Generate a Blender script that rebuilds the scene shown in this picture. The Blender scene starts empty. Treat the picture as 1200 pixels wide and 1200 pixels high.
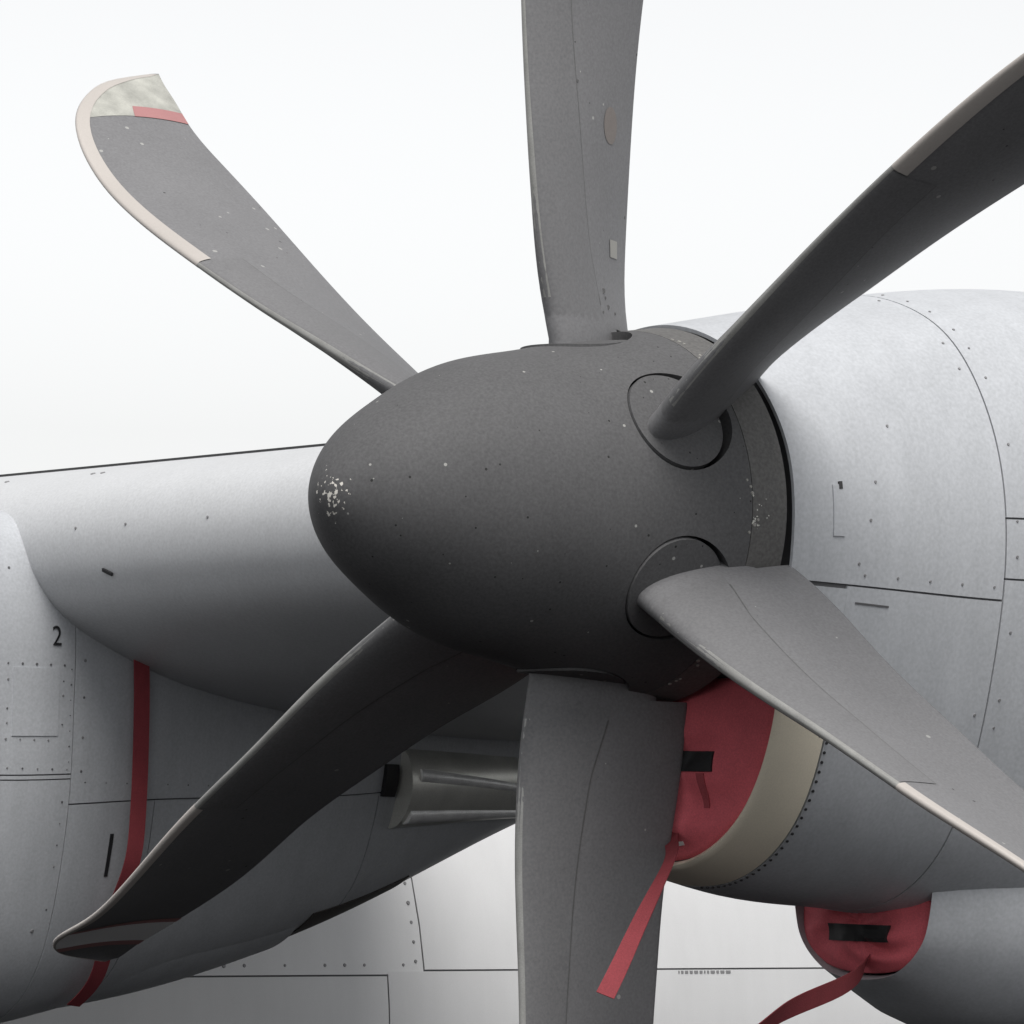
import bpy, math, random
import numpy as np
from mathutils import Matrix, Vector
random.seed(4)
S = bpy.context.scene
COL = S.collection

# ------------------------------------------------------------------ camera, sky, sun, exposure
cd = bpy.data.cameras.new('camera'); cam = bpy.data.objects.new('camera', cd); COL.objects.link(cam); S.camera = cam
Mw = Matrix(((0.723032, -0.690451, 0.022418), (-0.054774, -0.024948, 0.998187), (-0.688640, -0.722949, -0.055857)))
cam.matrix_world = Matrix.Translation((-8.31184, -8.57450, -0.67601)) @ Mw.transposed().to_4x4()
cd.sensor_width = 36; cd.lens = 36 * 6257.6 / 1200; cd.clip_start = .1; cd.clip_end = 2000

W = bpy.data.worlds.new('World'); S.world = W; W.use_nodes = True
nt = W.node_tree; nt.nodes.clear()
SUN_EL, SUN_AZ = 62, 240            # azimuth of the sun, degrees anticlockwise from +X
sky = nt.nodes.new('ShaderNodeTexSky'); sky.sky_type = 'NISHITA'; sky.sun_disc = False
sky.sun_elevation = math.radians(SUN_EL); sky.sun_rotation = math.radians(90 - SUN_AZ)
sky.air_density = 1.0; sky.dust_density = 1.2; sky.ozone_density = 1.0
hs = nt.nodes.new('ShaderNodeHueSaturation'); hs.inputs['Saturation'].default_value = .05
bg = nt.nodes.new('ShaderNodeBackground'); bg.inputs['Strength'].default_value = .071
ow = nt.nodes.new('ShaderNodeOutputWorld')
nt.links.new(sky.outputs[0], hs.inputs['Color']); nt.links.new(hs.outputs[0], bg.inputs[0]); nt.links.new(bg.outputs[0], ow.inputs[0])
sl = bpy.data.lights.new('sun', 'SUN'); sl.energy = 1.35; sl.angle = math.radians(40); sl.color = (1, .97, .93)
so = bpy.data.objects.new('sun', sl); COL.objects.link(so)
a, e = math.radians(SUN_AZ), math.radians(SUN_EL)
so.rotation_euler = Vector((math.cos(a) * math.cos(e), math.sin(a) * math.cos(e), math.sin(e))).to_track_quat('Z', 'Y').to_euler()
S.view_settings.view_transform = 'Standard'; S.view_settings.look = 'None'; S.view_settings.gamma = 1
S.view_settings.exposure = 1.26
S.render.engine = 'CYCLES'; S.cycles.use_denoising = True; S.cycles.max_bounces = 6

# ------------------------------------------------------------------ materials
def mat(name, col, rough=.5, metal=0., mott=.06, mscale=3., grain=.10, gscale=260., bump=0., bscale=60., streak=0., spec=.5):
    m = bpy.data.materials.new(name); m.use_nodes = True; t = m.node_tree; b = t.nodes['Principled BSDF']
    b.inputs['Roughness'].default_value = rough; b.inputs['Metallic'].default_value = metal
    b.inputs['Specular IOR Level'].default_value = spec
    tc = t.nodes.new('ShaderNodeTexCoord'); L = t.links.new
    def noise(scale, det, vec=None):
        n = t.nodes.new('ShaderNodeTexNoise'); n.inputs['Scale'].default_value = scale; n.inputs['Detail'].default_value = det
        L(vec or tc.outputs['Object'], n.inputs['Vector']); return n.outputs['Fac']
    def math_(op, x, y):
        n = t.nodes.new('ShaderNodeMath'); n.operation = op
        for i, v in enumerate((x, y)):
            if isinstance(v, (int, float)): n.inputs[i].default_value = v
            else: L(v, n.inputs[i])
        return n.outputs[0]
    fac = math_('ADD', math_('MULTIPLY', math_('SUBTRACT', noise(mscale, 5), .5), mott * 4), 1.)
    fac = math_('ADD', fac, math_('MULTIPLY', math_('SUBTRACT', noise(gscale, 2), .5), grain * 4))
    if streak:
        mp = t.nodes.new('ShaderNodeMapping'); mp.inputs['Scale'].default_value = (9, 9, .8); L(tc.outputs['Object'], mp.inputs['Vector'])
        fac = math_('ADD', fac, math_('MULTIPLY', math_('SUBTRACT', noise(1.6, 6, mp.outputs[0]), .5), streak * 4))
    mx = t.nodes.new('ShaderNodeVectorMath'); mx.operation = 'SCALE'; mx.inputs[0].default_value = col[:3]; L(fac, mx.inputs['Scale'])
    L(mx.outputs[0], b.inputs['Base Color'])
    if bump:
        bn = t.nodes.new('ShaderNodeBump'); bn.inputs['Strength'].default_value = bump; bn.inputs['Distance'].default_value = .004
        L(noise(bscale, 3), bn.inputs['Height']); L(bn.outputs[0], b.inputs['Normal'])
    m['mx'] = 1
    return m

def add_chips(m, centre, radius, scale, thresh, col):
    """paint chipped off in flakes: chips lie within radius of a point on the thing"""
    t = m.node_tree; L = t.links.new; b = t.nodes['Principled BSDF']
    old = b.inputs['Base Color'].links[0].from_socket
    tc = t.nodes.new('ShaderNodeTexCoord')
    n = t.nodes.new('ShaderNodeTexNoise'); n.inputs['Scale'].default_value = scale; n.inputs['Detail'].default_value = 4; L(tc.outputs['Object'], n.inputs['Vector'])
    d = t.nodes.new('ShaderNodeVectorMath'); d.operation = 'DISTANCE'; L(tc.outputs['Object'], d.inputs[0]); d.inputs[1].default_value = centre
    mr = t.nodes.new('ShaderNodeMapRange'); mr.inputs['From Min'].default_value = 0; mr.inputs['From Max'].default_value = radius
    mr.inputs['To Min'].default_value = .12; mr.inputs['To Max'].default_value = -.35; mr.clamp = True; L(d.outputs['Value'], mr.inputs['Value'])
    ad = t.nodes.new('ShaderNodeMath'); ad.operation = 'ADD'; L(n.outputs['Fac'], ad.inputs[0]); L(mr.outputs[0], ad.inputs[1])
    gt = t.nodes.new('ShaderNodeMath'); gt.operation = 'GREATER_THAN'; L(ad.outputs[0], gt.inputs[0]); gt.inputs[1].default_value = thresh
    mix = t.nodes.new('ShaderNodeMix'); mix.data_type = 'RGBA'; L(gt.outputs[0], mix.inputs['Factor']); L(old, mix.inputs['A']); mix.inputs['B'].default_value = (*col, 1)
    L(mix.outputs['Result'], b.inputs['Base Color'])

M_SKIN = mat('grey_airframe_paint', (.435, .450, .474), .45, mott=.045, grain=.09, gscale=110, streak=.06, spec=.35)
M_WING = mat('grey_wing_paint', (.49, .50, .515), .45, mott=.03, grain=.09, gscale=110, streak=.02, spec=.35)
M_FUSE = mat('pale_fuselage_paint', (0.60, 0.604, 0.612), .5, mott=.03, grain=.035, streak=.02)
M_GAP = mat('dark_joint', (.10, .10, .105), .8, mott=0, grain=0)
M_SPIN = mat('dark_spinner_paint', (.096, .096, .099), .6, mott=.05, mscale=6, grain=.15, gscale=150, bump=.05, bscale=220, spec=.08)
M_RING = mat('spinner_ring_paint', (0.111, 0.109, 0.107), .55, mott=.05, mscale=6, grain=.22, gscale=130, spec=.2)
M_BLADE = mat('dark_blade_paint', (.175, .175, .181), .5, mott=.05, mscale=5, grain=.12, gscale=150, bump=.04, bscale=240, spec=.12)
M_BOOT = mat('dark_boot_rubber', (.164, .164, .169), .5, mott=.05, mscale=5, grain=.12, gscale=150, spec=.12)
M_STRIP = mat('pale_erosion_strip', (.43, .40, .375), .4, metal=.0, mott=.05, grain=.04)
M_EDGE_LIGHT = mat('painted_edge_light', (0.278, 0.278, 0.268), .4, metal=.2, mott=.15, mscale=14, grain=.1)  # paler tone that paints sky light caught by the blade's edge
M_SEAM = mat('seam_sealant', (.10, .10, .10), .6, grain=.2, gscale=130)
M_TIP = mat('worn_tip_paint', (.40, .40, .365), .4, metal=.2, mott=.4, mscale=12, grain=.10)
M_RED = mat('red_band_paint', (.36, .17, .17), .5, mott=.12, grain=.05)
M_WHITE = mat('white_band_paint', (0.850, 0.850, 0.850), .5, mott=.05, grain=.04)
M_LABEL = mat('pale_label', (0.278, 0.272, 0.253), .6, grain=.05)
M_TAN = mat('faded_label', (.165, .145, .135), .6, grain=.08)
M_LIP = mat('bare_lip_metal', (.84, .77, .63), .4, metal=.1, mott=.08, grain=.05)
M_FAB = mat('red_cover_fabric', (.60, .115, .14), .85, mott=.12, mscale=12, grain=.14, bump=.8, bscale=28)
M_FOLD = mat('dark_red_binding', (.33, .06, .073), .9, grain=.14, bump=.4, bscale=200)
M_STRAP = mat('red_webbing', (.23, .034, .043), .85, mott=.08, mscale=20, grain=.14, bump=.3, bscale=300)
M_BLACK = mat('black_patch', (.012, .012, .013), .7, mott=0, grain=.1)
M_DARK = mat('dark_metal', (.03, .03, .032), .55, mott=.1)
M_FAST = mat('fastener_metal', (.20, .20, .205), .5, mott=.1)
M_BRIGHT = mat('bright_exhaust_metal', (0.850, 0.850, 0.850), .4, metal=.2, mott=.12, mscale=20)
M_DUCT = mat('stained_duct_metal', (.62, .62, .58), .35, metal=.45, mott=.15, mscale=8, grain=.1)
M_SHADE = mat('painted_shade_skin', (.05, .045, .04), .7, mott=.2, mscale=6)  # dark colour standing in for shade under the far nacelle
M_INK = mat('black_ink', (.01, .01, .012), .6, mott=0, grain=0)
M_APRON = mat('asphalt', (.015, .015, .016), 1., spec=.1, mott=.1, mscale=.4, grain=.1, gscale=40)
def add_specks(m, scale, size, keep, col):
    """stone chips and insect marks: small spots scattered over the paint"""
    t = m.node_tree; L = t.links.new; b = t.nodes['Principled BSDF']; old = b.inputs['Base Color'].links[0].from_socket
    tc = t.nodes.new('ShaderNodeTexCoord'); v = t.nodes.new('ShaderNodeTexVoronoi'); v.inputs['Scale'].default_value = scale; L(tc.outputs['Object'], v.inputs['Vector'])
    sp = t.nodes.new('ShaderNodeSeparateColor'); L(v.outputs['Color'], sp.inputs[0])
    sz = t.nodes.new('ShaderNodeMath'); sz.operation = 'MULTIPLY'; L(sp.outputs[1], sz.inputs[0]); sz.inputs[1].default_value = size
    lt = t.nodes.new('ShaderNodeMath'); lt.operation = 'LESS_THAN'; L(v.outputs['Distance'], lt.inputs[0]); L(sz.outputs[0], lt.inputs[1])
    kp = t.nodes.new('ShaderNodeMath'); kp.operation = 'LESS_THAN'; L(sp.outputs[0], kp.inputs[0]); kp.inputs[1].default_value = keep
    mu = t.nodes.new('ShaderNodeMath'); mu.operation = 'MULTIPLY'; L(lt.outputs[0], mu.inputs[0]); L(kp.outputs[0], mu.inputs[1])
    mix = t.nodes.new('ShaderNodeMix'); mix.data_type = 'RGBA'; L(mu.outputs[0], mix.inputs['Factor']); L(old, mix.inputs['A']); mix.inputs['B'].default_value = (*col, 1)
    L(mix.outputs['Result'], b.inputs['Base Color'])
add_specks(M_SPIN, 26, .13, .3, (.30, .30, .29)); add_specks(M_SPIN, 70, .22, .10, (.03, .03, .03))
add_specks(M_BLADE, 24, .16, .25, (.33, .33, .32)); add_specks(M_BLADE, 40, .18, .07, (.05, .05, .05))
add_specks(M_SKIN, 9, .045, .35, (.20, .20, .20)); add_specks(M_LIP, 40, .2, .15, (.2, .19, .16))
add_chips(M_SPIN, (-.69, -.02, -.01), .13, 95, .60, (.62, .60, .56))
add_chips(M_RING, (.2, -.43, .0), .13, 95, .66, (.6, .6, .56))

# ------------------------------------------------------------------ helpers
def obj(name, v, f, m, parent=None, smooth=True, loc=None, kind=None, sharp=None):
    me = bpy.data.meshes.new(name); me.from_pydata([tuple(map(float, p)) for p in v], [], [tuple(map(int, q)) for q in f]); me.update()
    me.materials.append(m)
    if smooth: me.polygons.foreach_set('use_smooth', [True] * len(me.polygons))
    if sharp: me.set_sharp_from_angle(angle=math.radians(sharp))
    o = bpy.data.objects.new(name, me); COL.objects.link(o)
    if parent is not None: o.parent = parent
    if loc is not None: o.location = loc
    if kind: o['kind'] = kind
    return o

def thing(name, label, cat, loc=(0, 0, 0), group=None):
    o = bpy.data.objects.new(name, None); COL.objects.link(o); o.location = loc; o.empty_display_size = .2
    o['label'] = label; o['category'] = cat
    if group: o['group'] = group
    return o

def grid_faces(nu, nv, base=0, wrap_v=False):
    f = []
    for i in range(nu - 1):
        for j in range(nv if wrap_v else nv - 1):
            k = (j + 1) % nv
            f.append((base + i * nv + j, base + (i + 1) * nv + j, base + (i + 1) * nv + k, base + i * nv + k))
    return f

def cubic(x, xs, ys):
    """natural cubic spline, ys (n, ...)"""
    xs = np.asarray(xs, float); ys = np.asarray(ys, float); n = len(xs); h = np.diff(xs)
    sh = ys.shape[1:]; y2 = ys.reshape(n, -1)
    A = np.zeros((n, n)); b = np.zeros((n, y2.shape[1])); A[0, 0] = A[-1, -1] = 1
    for i in range(1, n - 1):
        A[i, i-1] = h[i-1]; A[i, i] = 2 * (h[i-1] + h[i]); A[i, i+1] = h[i]
        b[i] = 3 * ((y2[i+1] - y2[i]) / h[i] - (y2[i] - y2[i-1]) / h[i-1])
    c = np.linalg.solve(A, b)
    x = np.atleast_1d(np.asarray(x, float)); i = np.clip(np.searchsorted(xs, x) - 1, 0, n - 2); d = (x - xs[i])[:, None]; hh = h[:, None]
    bb = (y2[1:] - y2[:-1]) / hh - hh * (2 * c[:-1] + c[1:]) / 3; dd = (c[1:] - c[:-1]) / (3 * hh)
    return (y2[i] + bb[i] * d + c[i] * d**2 + dd[i] * d**3).reshape((len(x),) + sh)

class Body:
    """a lofted body: half outlines (y, z) from top to bottom at stations along x; w in [-10, 10], w < 0 on the -y side"""
    N = 240
    def __init__(s, st, off=(0, 0, 0), closed=True):
        s.xs = sorted(st); s.off = np.array(off, float); rows = []
        n = len(st[s.xs[0]]); s.n = n - 1
        for x in s.xs:
            h = np.array(st[x], float)
            if closed:      # mirror beyond both ends so that the outline is level at top and bottom
                ext = np.concatenate([h[3:0:-1] * [-1, 1], h, h[-2:-5:-1] * [-1, 1]]); t = np.arange(-3, n + 3)
            else:
                ext = np.concatenate([h, h[-2:-4:-1] * [-1, 1]]); t = np.arange(0, n + 2)
            rows.append(cubic(np.linspace(0, n - 1, s.N + 1), t, ext))
        s.rows = np.array(rows); s.cache = {}
    def sec(s, x):
        k = round(x, 5)
        if k not in s.cache: s.cache[k] = cubic([x], s.xs, s.rows)[0]
        return s.cache[k]
    def pt(s, x, w):
        q = s.sec(x); u = abs(w) / s.n * s.N; i = min(int(u), s.N - 1); f = u - i
        y, z = q[i] * (1 - f) + q[i + 1] * f
        return np.array([x, y if w >= 0 else -y, z]) + s.off
    def nrm(s, x, w):
        e = .02
        dx = s.pt(x + e, w) - s.pt(x - e, w)
        lo, hi = (w - .06, w + .06)
        dw = s.pt(x, max(-s.n, lo)) - s.pt(x, min(s.n, hi))
        n = np.cross(dx, dw); n /= np.linalg.norm(n) + 1e-12
        mid = np.array([x, 0, -.15]) + s.off
        return n if np.dot(n, s.pt(x, w) - mid) > 0 else -n
    def near(s, x, z, lo=3.0, hi=9.9):
        """point of the -y side at height z"""
        a, b = lo, hi
        for _ in range(40):
            m = (a + b) / 2
            if s.pt(x, -m)[2] > z: a = m
            else: b = m
        return -(a + b) / 2

def panel(fn, nf, u0, u1, v0, v1, nu, nv, gap=.0035, depth=.009, off=0.):
    """one skin panel: an outer sheet with its edges turned in, a joint's half width short of its neighbours"""
    lu = np.linalg.norm(fn(u1, (v0 + v1) / 2) - fn(u0, (v0 + v1) / 2)) + 1e-6
    lv = sum(np.linalg.norm(fn((u0 + u1) / 2, v0 + (v1 - v0) * (k + 1) / 8) - fn((u0 + u1) / 2, v0 + (v1 - v0) * k / 8)) for k in range(8)) + 1e-6
    gu, gv = gap / lu * (u1 - u0), gap / lv * (v1 - v0)
    us = np.linspace(u0 + gu, u1 - gu, nu); vs = np.linspace(v0 + gv, v1 - gv, nv)
    V = []; NR = []
    for u in us:
        for v in vs:
            n = nf(u, v); NR.append(n); V.append(fn(u, v) + n * off)
    F = grid_faces(nu, nv)
    ring = [j for j in range(nv)] + [i * nv + nv - 1 for i in range(1, nu)] + [(nu - 1) * nv + j for j in range(nv - 2, -1, -1)] + [i * nv for i in range(nu - 2, 0, -1)]
    b = len(V)
    for k in ring: V.append(V[k] - NR[k] * depth)
    n = len(ring)
    for k in range(n): F.append((ring[k], ring[(k + 1) % n], b + (k + 1) % n, b + k))
    return V, F

def body_skin(B, x0, x1, nx, nw=80, inset=.006, caps=True):
    V = []
    for x in np.linspace(x0, x1, nx):
        for w in np.linspace(-B.n, B.n, nw, endpoint=False):
            V.append(B.pt(x, w) - B.nrm(x, w) * inset)
    F = grid_faces(nx, nw, wrap_v=True)
    if caps: F += [tuple(range(nw)), tuple(range((nx - 1) * nw, nx * nw))[::-1]]
    return V, F

def discs(spots, r=.005, h=.0015, n=8):
    """small round fastener heads: spots are (point, normal[, size])"""
    V = []; F = []
    for sp in spots:
        p, nn = np.array(sp[0], float), np.array(sp[1], float); rr = r * (sp[2] if len(sp) > 2 else 1)
        t = np.cross(nn, [0, 0, 1]);
        if np.linalg.norm(t) < .1: t = np.cross(nn, [1, 0, 0])
        t /= np.linalg.norm(t); q = np.cross(nn, t); b = len(V)
        for k in range(n):
            c = math.cos(2 * math.pi * k / n) * t + math.sin(2 * math.pi * k / n) * q
            V.append(p + c * rr - nn * .002)
        for k in range(n):
            c = math.cos(2 * math.pi * k / n) * t + math.sin(2 * math.pi * k / n) * q
            V.append(p + c * rr * .8 + nn * h)
        F += [(b + k, b + (k + 1) % n, b + n + (k + 1) % n, b + n + k) for k in range(n)] + [tuple(b + n + k for k in range(n))]
    return V, F

def ribbon(path, wdir, width, thick=.0025, n=40, twist=0., taper=None):
    """a strap: a thin webbing strip swept along a path"""
    path = np.array(path, float); t = np.arange(len(path)); tt = np.linspace(0, len(path) - 1, n)
    P = cubic(tt, t, path); V = []
    for i in range(n):
        d = P[min(i + 1, n - 1)] - P[max(i - 1, 0)]; d /= np.linalg.norm(d)
        w = np.array(wdir, float); w -= d * np.dot(w, d); w /= np.linalg.norm(w); q = np.cross(d, w)
        an = twist * math.sin(i / n * 5.0); w, q = w * math.cos(an) + q * math.sin(an), q * math.cos(an) - w * math.sin(an)
        h = width / 2 * (1 if taper is None else taper[0] + (taper[1] - taper[0]) * i / (n - 1))
        for sx, sq in ((-1, -1), (1, -1), (1, 1), (-1, 1)): V.append(P[i] + w * h * sx + q * thick / 2 * sq)
    F = grid_faces(n, 4, wrap_v=True) + [(0, 1, 2, 3), tuple(range(4 * n - 4, 4 * n))[::-1]]
    return V, F

# ------------------------------------------------------------------ setting: the apron under the aircraft
gv = [(0, 0, -4.62)]; gf = []
for r in (8, 30, 120, 900):
    gv += [(r * math.cos(k * math.pi / 24), r * math.sin(k * math.pi / 24), -4.62) for k in range(48)]
for k in range(48): gf.append((0, 1 + k, 1 + (k + 1) % 48))
for q in range(3):
    for k in range(48): gf.append((1 + q * 48 + k, 1 + (q + 1) * 48 + k, 1 + (q + 1) * 48 + (k + 1) % 48, 1 + q * 48 + (k + 1) % 48))
g = obj('ground', gv, gf, M_APRON, smooth=False); g['kind'] = 'structure'

# ------------------------------------------------------------------ the aircraft
BASE = Vector((4, 5.6, -4.6))
plane = thing('aircraft', 'grey high-wing military transport with two engine nacelles, behind the dark propeller', 'aircraft', BASE)
INV = -BASE
def part(name, v, f, m, smooth=True, **k): return obj(name, v, f, m, plane, smooth, INV, **k)

NST = {
 .31: [(0, .44), (.17, .405), (.31, .31), (.41, .16), (.44, 0), (.43, -.15), (.405, -.32), (.372, -.5), (.29, -.67), (.15, -.775), (0, -.80)],
 .62: [(0, .50), (.185, .46), (.33, .36), (.43, .195), (.468, .015), (.462, -.16), (.435, -.34), (.395, -.52), (.31, -.71), (.16, -.835), (0, -.868)],
 .95: [(0, .56), (.2, .515), (.345, .41), (.45, .23), (.495, .03), (.49, -.17), (.458, -.36), (.415, -.53), (.325, -.73), (.17, -.86), (0, -.892)],
 1.25: [(0, .60), (.217, .552), (.38, .437), (.49, .247), (.53, .036), (.53, -.17), (.50, -.37), (.455, -.56), (.385, -.76), (.22, -.91), (0, -.95)],
 1.7: [(0, .61), (.235, .565), (.42, .445), (.535, .25), (.575, .04), (.58, -.17), (.565, -.40), (.535, -.64), (.46, -.90), (.28, -1.09), (0, -1.15)],
 2.4: [(0, .50), (.31, .485), (.515, .43), (.62, .27), (.655, .05), (.655, -.17), (.65, -.42), (.615, -.69), (.53, -.99), (.34, -1.205), (0, -1.27)],
 3.0: [(0, .48), (.31, .465), (.515, .41), (.62, .25), (.655, .04), (.655, -.16), (.645, -.39), (.605, -.65), (.515, -.92), (.32, -1.115), (0, -1.18)],
 4.0: [(0, .42), (.27, .39), (.47, .30), (.60, .17), (.645, .02), (.645, -.15), (.625, -.36), (.57, -.58), (.45, -.79), (.24, -.905), (0, -.94)],
 5.0: [(0, .40), (.25, .37), (.44, .28), (.56, .16), (.60, .03), (.60, -.10), (.56, -.24), (.49, -.36), (.37, -.47), (.19, -.54), (0, -.56)],
 6.2: [(0, .36), (.2, .33), (.35, .26), (.45, .15), (.48, .05), (.48, -.02), (.45, -.10), (.39, -.16), (.29, -.21), (.15, -.245), (0, -.255)],
}
SST = {
 1.03: [(.225, -.74), (.225, -.84), (.215, -.91), (.19, -.975), (.11, -1.04), (0, -1.058)],
 1.12: [(.27, -.70), (.27, -.83), (.257, -.93), (.215, -1.01), (.125, -1.08), (0, -1.10)],
 1.35: [(.40, -.62), (.38, -.82), (.345, -.97), (.265, -1.095), (.145, -1.17), (0, -1.19)],
 1.7: [(.52, -.58), (.50, -.80), (.44, -.95), (.34, -1.06), (.19, -1.125), (0, -1.145)],
 1.9: [(.50, -.58), (.48, -.80), (.42, -.94), (.32, -1.04), (.17, -1.10), (0, -1.12)],
}
TST = {
 2.7: [(.56, -.58), (.54, -.78), (.485, -.95), (.37, -1.095), (.2, -1.185), (0, -1.21)],
 3.1: [(.57, -.56), (.545, -.75), (.485, -.91), (.37, -1.06), (.2, -1.145), (0, -1.17)],
 3.5: [(.56, -.52), (.53, -.70), (.465, -.86), (.35, -1.00), (.19, -1.075), (0, -1.095)],
 3.86: [(.53, -.48), (.50, -.65), (.435, -.81), (.33, -.925), (.175, -.985), (0, -1.0)],
}
N1 = Body(NST); OFF2 = (0, 5.6, -.2); N2 = Body(NST, OFF2)
SC1 = Body(SST, closed=False); T1 = Body(TST, closed=False); T2 = Body(TST, OFF2, closed=False)

def body_panel(nac, B, x0, x1, w0, w1, nx, nw, name='cowl_panel', m=M_SKIN, off=None, gap=.0025):
    v, f = panel(B.pt, B.nrm, x0, x1, w0, w1, nx, nw, gap, off=random.uniform(-.0006, .0006) if off is None else off)
    return obj(name, v, f, m, nac, sharp=50)

# ---- the near nacelle, behind the propeller
v, f = body_skin(N1, .345, 6.2, 40); nac1 = part('engine_nacelle', v, f, M_GAP)
nac1['label'] = 'near engine nacelle behind the propeller'
def P1(*a, **k): return body_panel(nac1, N1, *a, **k)
P1(.302, .95, -5, 5, 18, 90)
P1(.47, .95, -10, -5, 14, 50, gap=.0022)
P1(.47, .95, 5, 10, 12, 40)
P1(.302, .474, -6.1, -5.05, 6, 14, gap=.0001, off=-.0008); P1(.302, .474, 5.05, 6.1, 6, 14, gap=.0001, off=-.0008)
P1(.95, 2.1, -4.05, 4.05, 16, 70); P1(.95, 2.1, -4.75, -4.05, 16, 8); P1(.95, 2.1, -10, -4.75, 18, 46); P1(.95, 2.1, 4.05, 10, 14, 40)
P1(2.1, 4.0, -10, 10, 16, 120); P1(4.0, 6.2, -10, 10, 14, 120)

# intake lip: outside skin, rounded nose, inner wall; its outline runs from one side under the chin to the other
LC = np.array([0, -.555])
_q = N1.sec(.335) - LC; _a = np.arctan2(_q[:, 1], _q[:, 0]); _r = np.hypot(_q[:, 0], _q[:, 1]); _o = np.argsort(_a)
def mouth(th, inset):           # the opening follows the chin's outline, with a flat rounded top under the spinner
    th = math.atan2(math.sin(th), math.cos(th)); t2 = th if abs(th) <= math.pi / 2 else math.copysign(math.pi - abs(th), th)
    k = float(np.interp(t2, _a[_o], _r[_o])) - inset
    top = (.20 - inset * .5) / max(math.sin(th), 1e-3) if th > 0 else 9
    k = (k ** -8 + top ** -8) ** (-1 / 8)
    return np.array([k * math.cos(th), k * math.sin(th)]) + LC
ws = list(np.linspace(-6.1, -10, 34)) + list(np.linspace(10, 6.1, 34))[1:]
V = []; rows = 9
for w in ws:
    o47, o33 = N1.pt(.466, w), N1.pt(.335, w); n33 = N1.nrm(.335, w)
    th = math.atan2(o33[2] - LC[1], o33[1]); i1 = mouth(th, .020); i2 = mouth(th, .024)
    inn = np.array([.335, *i1]); mid = (o33 + inn) / 2
    row = [o47 - N1.nrm(.466, w) * .008, o47 + 0, (o47 + o33) / 2 + n33 * .002, o33 + n33 * .001,
           mid * .35 + o33 * .65 - np.array([.014, 0, 0]), mid - np.array([.020, 0, 0]), mid * .35 + inn * .65 - np.array([.014, 0, 0]),
           inn, np.array([.47, *i2])]
    V += row
lip = obj('intake_lip', V, grid_faces(len(ws), rows), M_LIP, nac1, sharp=60)
# closed face above the opening, behind the spinner
V = [np.array([.352, 0, -.2])]
for k in range(64):
    w = -10 + 20 * k / 64; V.append(N1.pt(.352, w) - N1.nrm(.352, w) * .012)
obj('front_bulkhead', V, [(0, 1 + k, 1 + (k + 1) % 64) for k in range(64)], M_DARK, nac1, smooth=False)

# fasteners along the joints
sp = []
for w in np.arange(-6.6, -.2, .42):
    if random.random() < .8: sp.append((N1.pt(.985, w + random.uniform(-.05, .05)), N1.nrm(.985, w), random.uniform(.7, 1.05)))
    if random.random() < .4: sp.append((N1.pt(.918, w + .15), N1.nrm(.918, w + .15), .9))
for x in np.arange(.52, .93, .1): sp.append((N1.pt(x, -4.85), N1.nrm(x, -4.85), .8))
for x, w in ((.62, -2.9), (.55, -3.6), (.53, -4.1), (.50, -4.7), (1.05, -3.85), (1.12, -3.9), (1.06, -4.5), (1.2, -3.0)): sp.append((N1.pt(x, w), N1.nrm(x, w), .9))
v, f = discs(sp, .0048); obj('fastener', v, f, M_FAST, nac1, smooth=False, kind='stuff')
sp = [(N1.pt(.478, -w) + N1.nrm(.478, -w) * .0005, N1.nrm(.478, -w), 1) for w in np.arange(5.6, 10, .115)]
v, f = discs(sp, .0042); obj('lip_rivet', v, f, M_DARK, nac1, smooth=False, kind='stuff')
# flush latch on the cowl and the short scribed lines near it
V = []; F = []
def slab(B, x0, x1, w0, w1, h, nx=3, nw=8):
    return panel(B.pt, B.nrm, x0, x1, w0, w1, nx, nw, gap=0., depth=h + .004, off=h)
v, f = slab(N1, .418, .452, -4.33, -3.62, .0028); obj('latch', v, f, M_SKIN, nac1, sharp=30)
v, f = slab(N1, .436, .446, -3.68, -3.58, .004); obj('latch_pin', v, f, M_DARK, nac1, sharp=30)
for x0, x1, w in ((.50, .60, -5.22), ):
    v, f = slab(N1, x0, x1, w - .012, w + .012, .0012, 4, 3); obj('scribe_mark', v, f, M_GAP, nac1, sharp=30)

def scoop(nac, B):
    V = []; xs = [1.03, 1.06, 1.1, 1.16, 1.25] + list(np.linspace(1.35, 1.9, 8)); nw = 61; we = np.linspace(-5, 5, nw)
    for x in (1.16, 1.05): V += [B.pt(1.035, w) - np.array([1.035 - x, 0, 0]) - B.nrm(1.035, w) * .016 for w in we]
    V += [B.pt(1.035, w) - B.nrm(1.035, w) * .006 - np.array([.012, 0, 0]) for w in we]
    for x in xs: V += [B.pt(max(x, 1.035), w) for w in we]
    return obj('oil_cooler_scoop', V, grid_faces(3 + len(xs), nw), M_SKIN, nac, sharp=50)
def exit_duct(nac, B):
    nw = 61; we = np.linspace(-5, 5, nw); xs = np.linspace(2.7, 3.86, 16)
    V = [B.pt(x, w) for x in xs for w in we]
    for dx in (.004, -.15): V += [B.pt(3.86, w) + np.array([dx, 0, 0]) - B.nrm(3.85, w) * .014 for w in we]
    return obj('exit_duct', V, grid_faces(18, nw), M_SKIN, nac, sharp=50)
scoop(nac1, SC1); exit_duct(nac1, T1)

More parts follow.
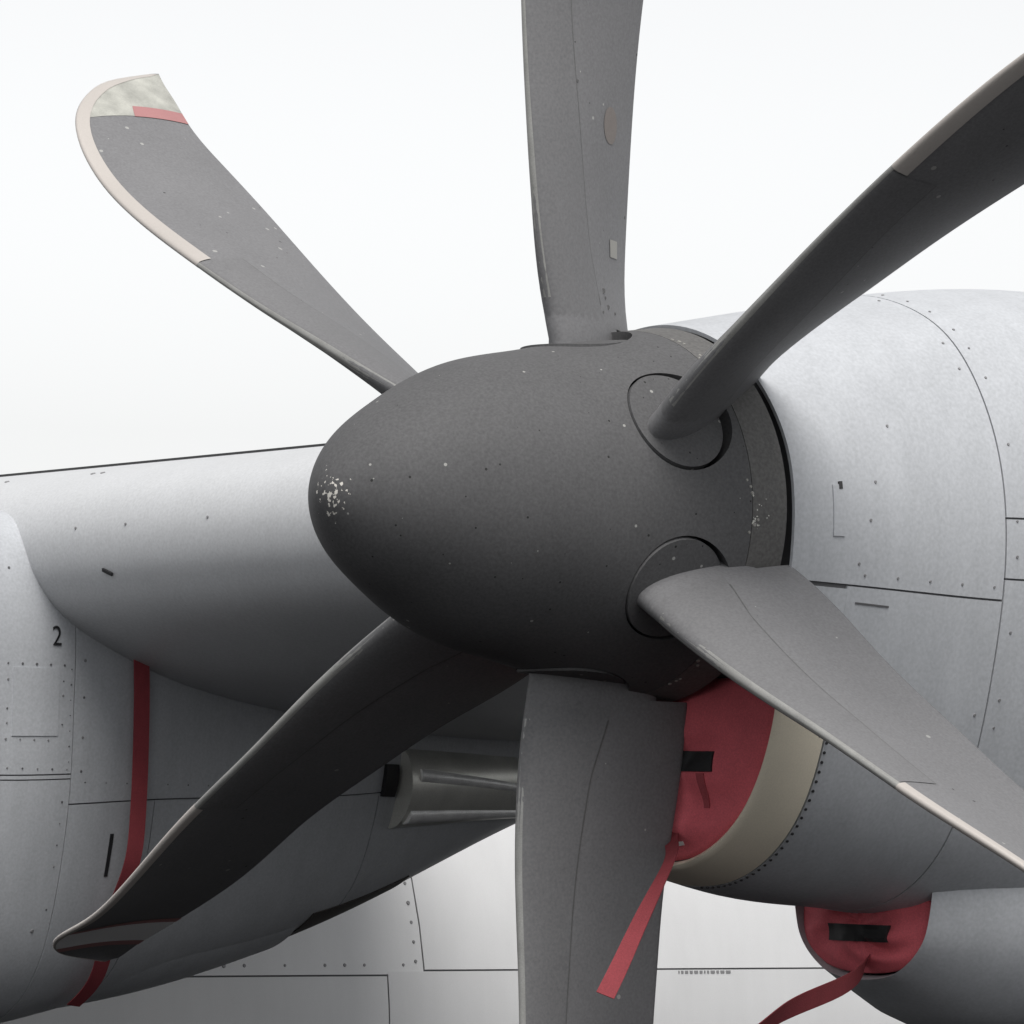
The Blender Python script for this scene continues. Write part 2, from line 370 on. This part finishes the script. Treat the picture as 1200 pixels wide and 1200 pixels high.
# ---- the far nacelle
v, f = body_skin(N2, 1.2, 6.2, 36); nac2 = part('engine_nacelle', v, f, M_GAP)
nac2['label'] = 'far engine nacelle at the left, marked 2'
def P2(*a, **k): return body_panel(nac2, N2, *a, **k)
wz = lambda x, z: N2.near(x, z)
wA, wB = wz(2.5, -.595), wz(3.3, -.655)
P2(1.2, 2.62, wA, 10, 18, 110)
P2(1.2, 2.62, -10, wA - .06, 16, 36)
P2(1.2, 2.62, wA - .06, wA, 16, 3, name='joint_strip', gap=.002)
P2(2.62, 5.2, wB, 10, 22, 110); P2(2.62, 2.99, -10, wB, 8, 36); P2(2.99, 4.01, -10, wB, 12, 36); P2(4.01, 5.2, -10, wB, 12, 36)
P2(5.2, 6.2, -10, 10, 8, 90)
exit_duct(nac2, T2)
P2(3.88, 4.36, -10, -8.15, 8, 16, name='shade_panel', m=M_SHADE, off=.004); P2(3.88, 4.36, 8.15, 10, 8, 16, name='shade_panel', m=M_SHADE, off=.004)  # added dark panels: shade of the underside aft of the duct, painted in
v, f = panel(N2.pt, N2.nrm, 2.372, 2.555, wz(2.45, -.47), wz(2.45, -.25), 5, 8, gap=0, depth=.006, off=.002)
obj('access_panel', v, f, M_SKIN, nac2, sharp=30)
sp = []
def sp2(x, z, k=1.): 
    if random.random() < .14: return
    w = wz(x, z); sp.append((N2.pt(x, w), N2.nrm(x, w), k * random.uniform(.7, 1.1)))
for x in np.linspace(2.35, 2.575, 5):
    sp2(x, -.238, .75); sp2(x, -.482, .75)
for z in np.linspace(-.29, -.43, 4): sp2(2.352, z, .7); sp2(2.573, z, .7)
for z in (-.14, -.22, -.34, -.47, -.58): sp2(2.66, z, 1.1)
for z in np.arange(-.25, -.56, -.05): sp2(2.605, z, .5)
for x in np.arange(2.68, 3.6, .09): sp2(x, -.615, .6)
for x in np.arange(2.3, 2.6, .06): sp2(x, -.575, .6)
for z in np.arange(-.68, -1.1, -.07): sp2(2.59, z, .6)
sp2(2.55, -1.1, 1.2); sp2(2.37, .1); sp2(2.35, .14); sp2(2.33, .06)
v, f = discs(sp[::2], .0066); obj('fastener', v, f, M_GAP, nac2, smooth=False, kind='stuff')
v, f = discs(sp[1::2], .0062); obj('fastener', v, f, M_FAST, nac2, smooth=False, kind='stuff')
# black slot mark, a small bracket, exhaust fairing with bright strakes
v, f = panel(N2.pt, N2.nrm, 2.812, 2.826, wz(2.82, -.92), wz(2.82, -.78), 3, 8, gap=0, depth=.006, off=.003); obj('drain_slot', v, f, M_INK, nac2, sharp=30)
# painted number
tcu = bpy.data.curves.new('number', 'FONT'); tcu.body = '2'; tcu.size = .092; tob = bpy.data.objects.new('number', tcu); COL.objects.link(tob)
bpy.context.view_layer.update()
tm = bpy.data.meshes.new_from_object(tob.evaluated_get(bpy.context.evaluated_depsgraph_get())); bpy.data.objects.remove(tob)
V = []; 
for q in tm.vertices:
    x, z = 2.52 + q.co.x * .9, -.175 + q.co.y; w = wz(x, z); V.append(N2.pt(x, w) + N2.nrm(x, w) * .003)
obj('number_marking', V, [tuple(p.vertices) for p in tm.polygons], M_INK, nac2, smooth=False)

# exhaust fairing on the side of the far nacelle, under the wing
def fair(x0, x1, z0a, z1a, z0b, z1b, out, n=10, m=5, bulge=.6):
    V = []
    for i in range(n):
        t = i / (n - 1); x = x0 + (x1 - x0) * t
        for j in range(m):
            s_ = j / (m - 1); z = (z0a + (z0b - z0a) * t) * (1 - s_) + (z1a + (z1b - z1a) * t) * s_
            w = wz(x, z); o = out * (bulge + (1 - bulge) * math.sin(math.pi * s_) ** .6)
            V.append(N2.pt(x, w) + N2.nrm(x, w) * o)
    b = len(V); F = grid_faces(n, m); ring = list(range(m)) + [i * m + m - 1 for i in range(1, n)] + [(n - 1) * m + j for j in range(m - 2, -1, -1)] + [i * m for i in range(n - 2, 0, -1)]
    for k in ring:
        x = V[k][0]; w = wz(x, V[k][2]); V.append(N2.pt(x, w) - N2.nrm(x, w) * .02)
    F += [(ring[k], ring[(k + 1) % len(ring)], b + (k + 1) % len(ring), b + k) for k in range(len(ring))]
    return V, F
v, f = fair(4.09, 5.1, -.47, -.745, -.50, -.67, .075, n=14, m=15, bulge=.1); obj('exhaust_fairing', v, f, M_DUCT, nac2, sharp=40)
v, f = fair(4.13, 5.0, -.53, -.575, -.572, -.592, .078, m=7, bulge=.85); obj('fairing_strake', v, f, M_BRIGHT, nac2, sharp=40)
v, f = fair(4.11, 5.0, -.655, -.715, -.622, -.645, .072, m=7, bulge=.7); obj('fairing_strake', v, f, M_BRIGHT, nac2, sharp=40)
v, f = fair(4.015, 4.075, -.525, -.635, -.525, -.635, .02); obj('fairing_slot', v, f, M_INK, nac2, sharp=40)

# ---- wing: an aerofoil carried from beyond the near nacelle to the fuselage, dropping slightly inboard
low = [(2.45, .15), (2.46, .07), (2.495, 0), (2.60, -.10), (2.86, -.215), (3.29, -.325), (4.2, -.42), (5.5, -.36), (7.4, .02)]
upp = [(2.45, .15), (2.465, .23), (2.52, .31), (2.64, .375), (2.85, .43), (3.29, .475), (4.2, .49), (5.5, .41), (7.4, .045)]
tt = np.arange(9); fine = np.linspace(0, 8, 49)
A = np.array(upp[::-1] + low[1:], float)
prof_w = cubic(np.linspace(0, 16, 129), np.arange(17), A)
def wing_pt(y, k): 
    x, z = prof_w[k]; return np.array([x, y, z - (y - 4.95) * .03])
ys = np.linspace(-6, 12, 60); V = [wing_pt(y, k) for y in ys for k in range(129)]
wing = part('wing', V, grid_faces(60, 129) + [tuple(range(129)), tuple(range(59 * 129, 60 * 129))], M_WING)
sp = []
def wn(k): 
    d = prof_w[min(k + 1, 128)] - prof_w[max(k - 1, 0)]; n = np.array([d[1], 0, -d[0]]); return n / np.linalg.norm(n)
for y in (4.75, 4.5, 4.1, 3.6): sp.append((wing_pt(y, 60), wn(60), .9))
for y in (5.6, 5.4, 4.95, 4.9): sp.append((wing_pt(y, 38), wn(38), 1.6))
v, f = discs(sp, .006, .003); obj('fastener', v, f, M_FAST, wing, smooth=False, kind='stuff')
k0 = 76
v, f = ribbon([wing_pt(4.62, 74) + wn(74) * .004, wing_pt(4.58, 76) + wn(76) * .004], (0, 1, 0), .012, .006, 4); obj('drain_stub', v, f, M_INK, wing, smooth=False)

kc = 31          # where the wing's skins overlap along its crest
V = []
for y in np.linspace(1.5, 9, 30):
    for k, o in ((kc - 1, -.01), (kc - 1, .007), (kc, .008), (kc, -.01)): V.append(wing_pt(y, k) + wn(k) * o)
obj('crest_joint', V, grid_faces(30, 4, wrap_v=True) + [(0, 1, 2, 3), (119, 118, 117, 116)], M_DARK, wing, smooth=False)
# ---- fuselage: a tube beyond the nacelles
FC, FR = np.array([11.1, -1.75]), 2.42
def fpt(x, a): return np.array([x, FC[0] - FR * math.cos(a), FC[1] + FR * math.sin(a)])
def fnm(x, a): return np.array([0, -math.cos(a), math.sin(a)])
def za(z): return math.asin((z - FC[1]) / FR)
V = []
xs = np.linspace(-1, 22, 24)
for x in xs:
    for k in range(72): V.append(fpt(x, 2 * math.pi * k / 72) - fnm(x, 2 * math.pi * k / 72) * .006)
fus = part('fuselage', V, grid_faces(24, 72, wrap_v=True) + [tuple(range(72)), tuple(range(23 * 72, 24 * 72))], M_GAP)
def PF(x0, x1, z0, z1, nx=10, na=14, gap=.004):
    v, f = panel(fpt, fnm, x0, x1, za(z0), za(z1), nx, na, gap, off=random.uniform(-.0005, .0005)); obj('fuselage_panel', v, f, M_FUSE, fus, sharp=50)
zs = -1.405
PF(-1, 4.6, zs, .55); PF(4.6, 7.68, zs, .55); PF(7.68, 12.6, zs + .02, .55); PF(12.6, 22, zs, .55)
PF(-1, 4.6, -3, zs); PF(4.6, 7.46, -3, zs); PF(7.46, 10.9, -3, zs + .02); PF(10.9, 22, -3, zs)
v, f = panel(fpt, fnm, -1, 22, za(.55), math.pi / 2 + .9, 10, 24, .003); obj('roof_skin', v, f, M_FUSE, fus)
sp = []
for x in np.arange(4.8, 7.62, .115): 
    if random.random() < .85: sp.append((fpt(x, za(zs + .045)), fnm(x, za(zs + .045)), random.uniform(.6, 1.1)))
for z in np.arange(zs + .06, -.98, .085): sp.append((fpt(7.635, za(z)), fnm(0, za(z)), random.uniform(.6, 1.)))
v, f = discs(sp, .011); obj('rivet', v, f, M_FAST, fus, smooth=False, kind='stuff')
V = []; F = []          # a line of print too small to read
x = 9.27
while x < 9.62:
    l = random.uniform(.006, .03); v, f = panel(fpt, fnm, x, x + l, za(-1.405), za(-1.405 + .012), 2, 2, 0, .003, .003)
    F += [tuple(i + len(V) for i in q) for q in f]; V += list(v); x += l + .012
obj('small_print', V, F, M_FAST, fus, smooth=False, kind='stuff')

# ------------------------------------------------------------------ the propeller
prop = thing('propeller', 'dark grey six-bladed propeller with pointed spinner on the near engine', 'propeller', (0, 0, 0))
SPX = np.array([0., .03, .1, .22, .4, .6, .8, 1.]); SPR = np.array([0, .0775, .1570, .2335, .3147, .3545, .3986, .4308])
XT, XA = -.7053, .2907
def sr(x):
    s_ = np.clip((x - XT) / (XA - XT), 0, 1); return float(cubic([math.sqrt(s_)], np.sqrt(SPX), SPR)[0])
def revolve(xr, n=128):
    V = [np.array([x, -r * math.cos(2 * math.pi * k / n), r * math.sin(2 * math.pi * k / n)]) for x, r in xr for k in range(n)]
    return V, grid_faces(len(xr), n, wrap_v=True) + [tuple(range(n)), tuple(range((len(xr) - 1) * n, len(xr) * n))[::-1]]
PHASE = 31.0
DX, DR = .047, .128
SEAM = .192
prf = [(XT + (SEAM - XT) * (k / 60) ** 2, sr(XT + (SEAM - XT) * (k / 60) ** 2)) for k in range(1, 61)]; prf[0] = (prf[0][0], max(prf[0][1], .003))
v, f = revolve(prf); spin = obj('spinner', v, f, M_SPIN, prop)
# holes where the blade roots pass through
cv = []; cf = []
for b in range(6):
    ph = math.radians(PHASE + 60 * b); er = np.array([0, -math.cos(ph), math.sin(ph)]); et = np.array([0, math.sin(ph), math.cos(ph)]); n = 64; b0 = len(cv)
    for r in (.31, .60):
        for k in range(n): cv.append(np.array([DX, 0, 0]) + er * r + DR * (math.cos(2 * math.pi * k / n) * et + np.array([1, 0, 0]) * math.sin(2 * math.pi * k / n)))
    cf += [(b0 + k, b0 + (k + 1) % n, b0 + n + (k + 1) % n, b0 + n + k) for k in range(n)] + [tuple(range(b0, b0 + n))[::-1], tuple(range(b0 + n, b0 + 2 * n))]
cut = obj('cutter', cv, cf, M_DARK, smooth=False)
import bmesh
for o in (spin, cut):
    bm = bmesh.new(); bm.from_mesh(o.data); bmesh.ops.recalc_face_normals(bm, faces=bm.faces); bm.to_mesh(o.data); bm.free()
md = spin.modifiers.new('b', 'BOOLEAN'); md.object = cut; md.operation = 'DIFFERENCE'; md.solver = 'EXACT'
bpy.context.view_layer.update()
nm = bpy.data.meshes.new_from_object(spin.evaluated_get(bpy.context.evaluated_depsgraph_get()))
spin.modifiers.clear(); old = spin.data; spin.data = nm; bpy.data.objects.remove(cut)
nm.materials.clear(); nm.materials.append(M_SPIN)
nm.polygons.foreach_set('material_index', [0] * len(nm.polygons))
nm.polygons.foreach_set('use_smooth', [True] * len(nm.polygons)); nm.set_sharp_from_angle(angle=math.radians(35))
prf = [(SEAM + .002, sr(SEAM) - .02), (SEAM + .002, sr(SEAM + .002))] + [(x, sr(x)) for x in np.linspace(SEAM + .012, XA - .003, 7)] + [(XA, sr(XA) - .004), (XA, .36)]
v, f = revolve(prf); obj('spinner_ring', v, f, M_RING, prop, sharp=35)
v, f = revolve([(SEAM - .006, .33), (SEAM + .01, .35), (XA - .01, .37), (XA + .018, .385), (XA + .03, .38)]); obj('backing_plate', v, f, M_DARK, prop, sharp=35)
# screw heads on the spinner's seam
sp = []
for b in range(6):
    for dphi in (22, 24.5, 26, 34, 36, 38):
        ph = math.radians(PHASE + 60 * b + dphi); x = SEAM + random.uniform(-.012, .02); r = sr(x)
        sp.append(((x, -r * math.cos(ph), r * math.sin(ph)), (0, -math.cos(ph), math.sin(ph)), random.uniform(.6, 1.1)))
v, f = discs(sp, .0052); obj('screw', v, f, M_LABEL, spin, smooth=False, kind='stuff')

# blade: leading and trailing edge (x fore-aft, t along the turning direction) at radii along its length
RS = [.38, .48, .62, .8, 1.05, 1.35, 1.65, 1.85, 2.03, 2.15, 2.22, 2.26]
BL = np.array([[-.050, -.074, -.0960, -.1095, -.1145, -.1124, -.0800, -.0482, .0042, .1095, .2332, .3539],
      [-.036, -.030, -.0225, -.0116, .0083, .0229, .0349, .0193, -.0298, -.0647, -.0871, -.0960],
      [.3219, .3066, .2955, .2824, .2789, .2956, .3397, .3518, .3596, .3798, .3928, .4028],
      [.0981, .1031, .0943, .0704, .0453, .0126, -.0107, -.0328, -.0609, -.0861, -.0982, -.1072]]).T
def bedge(r): return cubic([max(r, .38)], RS, BL)[0]
def thick(r): return float(np.interp(r, [.32, .45, .7, 1.1, 1.6, 2.0, 2.26], [.23, .20, .145, .09, .058, .036, .022]))
_bc = {}
def bpt(r, xi, side, off=0., te=1.):
    k = round(r, 5)
    if k not in _bc: _bc[k] = bedge(r)
    lx, lt, tx, ttt = _bc[k]; c = math.hypot(tx - lx, ttt - lt)
    ux, ut = (tx - lx) / c, (ttt - lt) / c; nx, ntt = ut, -ux          # normal towards -t, the rounded face
    if nx * 0 + ntt * -1 < 0: nx, ntt = -nx, -ntt
    xi2 = xi * te; tc = thick(r)
    th_ = 5 * tc * (.2969 * math.sqrt(xi2) - .126 * xi2 - .3516 * xi2**2 + .2843 * xi2**3 - .1036 * xi2**4) * c
    if te < 1 and xi > .85: th_ *= math.sqrt(max(0, 1 - ((xi - .85) / .15) ** 2))
    cm = .035 * c * 4 * xi2 * (1 - xi2) * min(1, max(0, (r - .4) / .5))
    h = cm + side * (th_ + .0012) + side * off
    return np.array([lx + ux * c * xi2 + nx * h, lt + ut * c * xi2 + ntt * h, r])
NX = 19
XI = [(1 - math.cos(math.pi * k / (NX - 1))) / 2 for k in range(NX)]
def loop(r, te=1.):
    return [bpt(r, x, 1, te=te) for x in XI] + [bpt(r, x, -1, te=te) for x in XI[-2:0:-1]]
rl = [(.33, .80), (.38, .80), (.424, .80), (.4245, 1.)] + [(r, 1.) for r in list(np.linspace(.44, 2.0, 44)) + list(np.linspace(2.03, 2.26, 16))]
V = []
for r, te in rl: V += loop(r, te)
# drop the third coordinate order into blade space: x, t -> y, r -> z
n = len(loop(.5)); F = grid_faces(len(rl), n, wrap_v=True) + [tuple(range(n)), tuple(range((len(rl) - 1) * n, len(rl) * n))[::-1]]
blade = obj('blade', V, F, M_BLADE, prop, sharp=40)
def sheet(name, rs, xa, xb, sides, off0, m, nx=6, parent=blade, ramp=0, low=1.):
    """a thin layer bonded to the blade; xa, xb give its chordwise limits at each radius"""
    V = []; F = []
    if sides == 'wrap':
        cols = lambda r, off: [bpt(r, xb(r) * (1 - k / nx) ** 2, 1, off) for k in range(nx)] + [(bpt(r, 0, 1, off) + bpt(r, 0, -1, off)) / 2 - np.array([off, 0, 0])] + [bpt(r, xb(r) * (low(r) if callable(low) else low) * (k / nx) ** 2, -1, off) for k in range(1, nx + 1)]
    else:
        cols = lambda r, off: [bpt(r, xa(r) + (xb(r) - xa(r)) * k / nx, sides, off) for k in range(nx + 1)]
    rows = []
    for r in rs:
        off = off0 * (min(1, (r - rs[0]) / ramp) if ramp else 1) * min(1, .35 + (2.26 - r) * 3.2); c = cols(r, off); rows.append(c)
    m_ = len(rows[0]); 
    for c in rows: V += c
    F = grid_faces(len(rs), m_)
    o = obj(name, V, F, m, parent)
    return o
def swid(r):
    lx, lt, tx, ttt = bedge(r); c = math.hypot(tx - lx, ttt - lt); d = (bedge(min(r + .01, 2.26))[0] - bedge(r - .01)[0]) / .02
    return min(.034 * math.sqrt(1 + d * d), .075) / c
rS = list(np.linspace(1.29, 2.0, 26)) + list(np.linspace(2.02, 2.255, 16))
sheet('leading_edge_strip', rS, None, lambda r: min(swid(r), .9), 'wrap', .0024, M_STRIP, low=lambda r: float(np.interp(r, [1.29, 1.85, 2.05, 2.1], [.6, .55, .2, .12])))
bootw = lambda r: float(np.interp(r, [.42, .60, 1.1, 1.3], [.50, .40, .32, .30]))
sheet('deicing_boot', list(np.linspace(.43, 1.285, 28)), None, bootw, 'wrap', .0016, M_BOOT, nx=8, ramp=.08)
for sd in (1, -1): sheet('boot_seam', list(np.linspace(.47, 1.285, 26)), lambda r: bootw(r) - .002, lambda r: bootw(r) + .010, sd, .0012, M_SEAM, nx=2)
sheet('leading_edge_highlight', list(np.linspace(.47, 1.29, 22)), None, lambda r: .004, 'wrap', .0020, M_EDGE_LIGHT, nx=4, ramp=.3, low=5.)  # added pale strip, a painted highlight along the inboard leading edge
c0, c1 = lambda r: .02, lambda r: .995
sheet('tip_paint', list(np.linspace(2.035, 2.256, 12)), c0, c1, 1, .0010, M_TIP, 10)
sheet('tip_band', list(np.linspace(2.032, 2.078, 4)), lambda r: .50, c1, 1, .0018, M_RED, 6)
sheet('tip_band', list(np.linspace(1.940, 1.966, 3)), c0, c1, -1, .0014, M_RED, 8)
sheet('tip_band', list(np.linspace(1.966, 2.115, 9)), c0, c1, -1, .0014, M_WHITE, 8)
sheet('tip_band', list(np.linspace(2.115, 2.15, 3)), c0, c1, -1, .0014, M_RED, 8)
# round plate that turns with the blade in the spinner's hole
V = []; nr, na = 9, 64
for i in range(nr + 1):
    for k in range(na):
        rho = (DR - .0075) * min(i, nr - 1) / (nr - 1); an = 2 * math.pi * k / na; x = DX - .005 + rho * math.sin(an); t = rho * math.cos(an)
        r = math.sqrt(sr(min(x, SEAM)) ** 2 - t * t) * .55 + .45 * (sr(DX) - .012) - .001
        V.append(np.array([x, t, r - .002 - (.05 if i == nr else 0)]))
obj('root_plate', V, grid_faces(nr + 1, na, wrap_v=True), M_SPIN, blade, sharp=40)
kids = [c for c in blade.children]
for b in range(6):
    if b: 
        o = blade.copy(); COL.objects.link(o); o.parent = prop
        for c in kids: q = c.copy(); COL.objects.link(q); q.parent = o
    else: o = blade
    o.rotation_euler = (math.radians(90 - (PHASE + 60 * b)), 0, 0)
    if b == 1:
        sheet('blade_label', list(np.linspace(.588, .628, 3)), lambda r: .70, lambda r: .82, 1, .0016, M_LABEL, 3, o)
        q = [(bpt(r_, x_, 1, .0008), (0, -1, 0), k_) for r_, x_, k_ in ((.47, .60, 1.2), (.49, .57, .8), (.505, .55, 1.4), (.455, .50, .7), (.46, .72, .8), (.97, .36, .8))]
        v, f = discs(q, .0055, .0006, 7); obj('scuff_mark', v, f, M_SEAM, o, smooth=False, kind='stuff')
        ov = lambda r: .075 * math.sqrt(max(0., 1 - ((r - .885) / .043) ** 2)) + .004
        sheet('faded_patch', list(np.linspace(.843, .927, 13)), lambda r: .70 - ov(r), lambda r: .70 + ov(r), 1, .0010, M_TAN, 3, o)

# ------------------------------------------------------------------ covers and streamers
def pillow(cx, rim, cen, bulge, nr=12, na=72, wr=.011, seed=1):
    """a stuffed fabric plug: rim is a function of angle in the y-z plane, it swells towards the nose"""
    rnd = random.Random(seed); ph = [(rnd.uniform(3, 9), rnd.uniform(0, 6), rnd.uniform(4, 14)) for _ in range(6)]
    V = []; 
    def front(i, k):
        rho = i / (nr - 1); an = 2 * math.pi * k / na; y, z = cen + (rim(an) - cen) * rho
        w = sum(math.sin(a_ * an + b_ + c_ * rho) for a_, b_, c_ in ph) * wr * 3 * rho * (1 - rho)
        return np.array([cx - bulge * (1 - rho ** 3.5) + w, y, z])
    for i in range(nr):
        for k in range(na): V.append(front(i, k))
    for k in range(na): V.append(front(nr - 1, k) + np.array([.02, 0, 0]))
    for k in range(na): V.append(np.array([cx + .03, *(cen + (rim(2 * math.pi * k / na) - cen) * .9)]))
    F = grid_faces(nr + 2, na, wrap_v=True) + [tuple(range((nr + 1) * na, (nr + 2) * na))[::-1]]
    return V, F
cov = thing('intake_cover', 'red fabric plug filling the engine intake under the spinner, with hanging streamer', 'intake cover', (.36, 0, -.77))
CI = Vector((-.36, 0, .77))
pv, pf = pillow(.340, lambda a_: mouth(a_, .0235), LC, .030, nr=20, na=96, wr=.007, seed=1); obj('plug', pv, pf, M_FAB, cov, loc=CI)
from mathutils.bvhtree import BVHTree
def drape(V, F, quad, h, nu, nv):
    """a piece of cloth sewn on a plug: a grid over a y-z quad laid on the plug's face"""
    T = BVHTree.FromPolygons([Vector(map(float, p)) for p in V], [tuple(map(int, f_)) for f_ in F]); q = np.array(quad, float); top = []
    for i in range(nu):
        for j in range(nv):
            a_, b_ = i / (nu - 1), j / (nv - 1); y, z = (q[0] * (1 - a_) + q[1] * a_) * (1 - b_) + (q[3] * (1 - a_) + q[2] * a_) * b_
            hit = T.ray_cast(Vector((-3, float(y), float(z))), Vector((1, 0, 0)))[0]; top.append(np.array([hit.x - h, y, z]))
    ring = list(range(nv)) + [i * nv + nv - 1 for i in range(1, nu)] + [(nu - 1) * nv + j for j in range(nv - 2, -1, -1)] + [i * nv for i in range(nu - 2, 0, -1)]
    b0 = len(top); W_ = list(top) + [top[k] + np.array([h * 1.5, 0, 0]) for k in ring]; n = len(ring)
    return W_, grid_faces(nu, nv) + [(ring[k], ring[(k + 1) % n], b0 + (k + 1) % n, b0 + k) for k in range(n)]
v, f = drape(pv, pf, [(-.195, -.578), (-.01, -.578), (-.01, -.532), (-.195, -.532)], .005, 16, 5); obj('handle_patch', v, f, M_BLACK, cov, sharp=50, loc=CI)
v, f = drape(pv, pf, [(-.172, -.66), (-.156, -.66), (-.150, -.582), (-.172, -.582)], .003, 3, 12); obj('stitched_fold', v, f, M_FOLD, cov, sharp=50, loc=CI)
v, f = drape(pv, pf, [(-.09, -.745), (-.045, -.750), (-.045, -.741), (-.09, -.736)], .003, 6, 2); obj('stitched_tag', v, f, M_WHITE, cov, sharp=50, loc=CI)
v, f = ribbon([(.33, -.06, -.70), (.29, -.09, -.735), (.21, -.17, -.765), (.10, -.24, -.83), (.01, -.27, -.92), (-.06, -.29, -1.0), (-.118, -.30, -1.072)], (.62, -.68, .3), .042, n=48, twist=.30, taper=(.75, 1.0)); obj('streamer', v, f, M_STRAP, cov, loc=CI, sharp=50)

oil = thing('oil_cooler_cover', 'small red fabric plug with black patch in the lower scoop of the near nacelle', 'intake cover', (1.06, 0, -1.06))
OI = Vector((-1.06, 0, 1.06))
def orim(an):
    c, s_ = math.cos(an), math.sin(an); hw, top, bot = .205, .085, .115; hh = top if s_ > 0 else bot; n = 5 if s_ > 0 else 2.3
    k = (abs(c / hw) ** n + abs(s_ / hh) ** n) ** (-1 / n); return np.array([k * c, k * s_ - .925])
pv, pf = pillow(1.045, orim, np.array([0, -.925]), .03, nr=20, na=96, wr=.006, seed=3); obj('plug', pv, pf, M_FAB, oil, loc=OI)
v, f = drape(pv, pf, [(-.098, -.965), (.098, -.965), (.098, -.925), (-.098, -.925)], .009, 16, 5); obj('handle_patch', v, f, M_BLACK, oil, sharp=50, loc=OI)
v, f = ribbon([(1.03, -.02, -1.0), (.985, -.045, -1.03), (.87, -.11, -1.055), (.72, -.17, -1.08), (.54, -.22, -1.115), (.38, -.27, -1.165), (.2, -.3, -1.24)], (.35, -.2, .9), .056, n=44, twist=.25, taper=(.7, 1.05)); obj('streamer', v, f, M_STRAP, oil, loc=OI, sharp=50)

# streamer hanging down the side of the far nacelle
st = [(2.875, 4.92, -.15), (2.878, 4.91, -.30), (2.872, 4.90, -.56), (2.862, 4.895, -.74), (2.842, 4.90, -.89), (2.835, 4.98, -1.06), (2.87, 5.085, -1.24), (2.86, 5.20, -1.35)]
v, f = ribbon(st, (1, -.1, 0), .060, n=60, twist=.04)
tape = obj('warning_streamer', v, f, M_STRAP, sharp=50); tape['label'] = 'long red streamer hanging from under the wing down the side of the far nacelle'; tape['category'] = 'streamer'
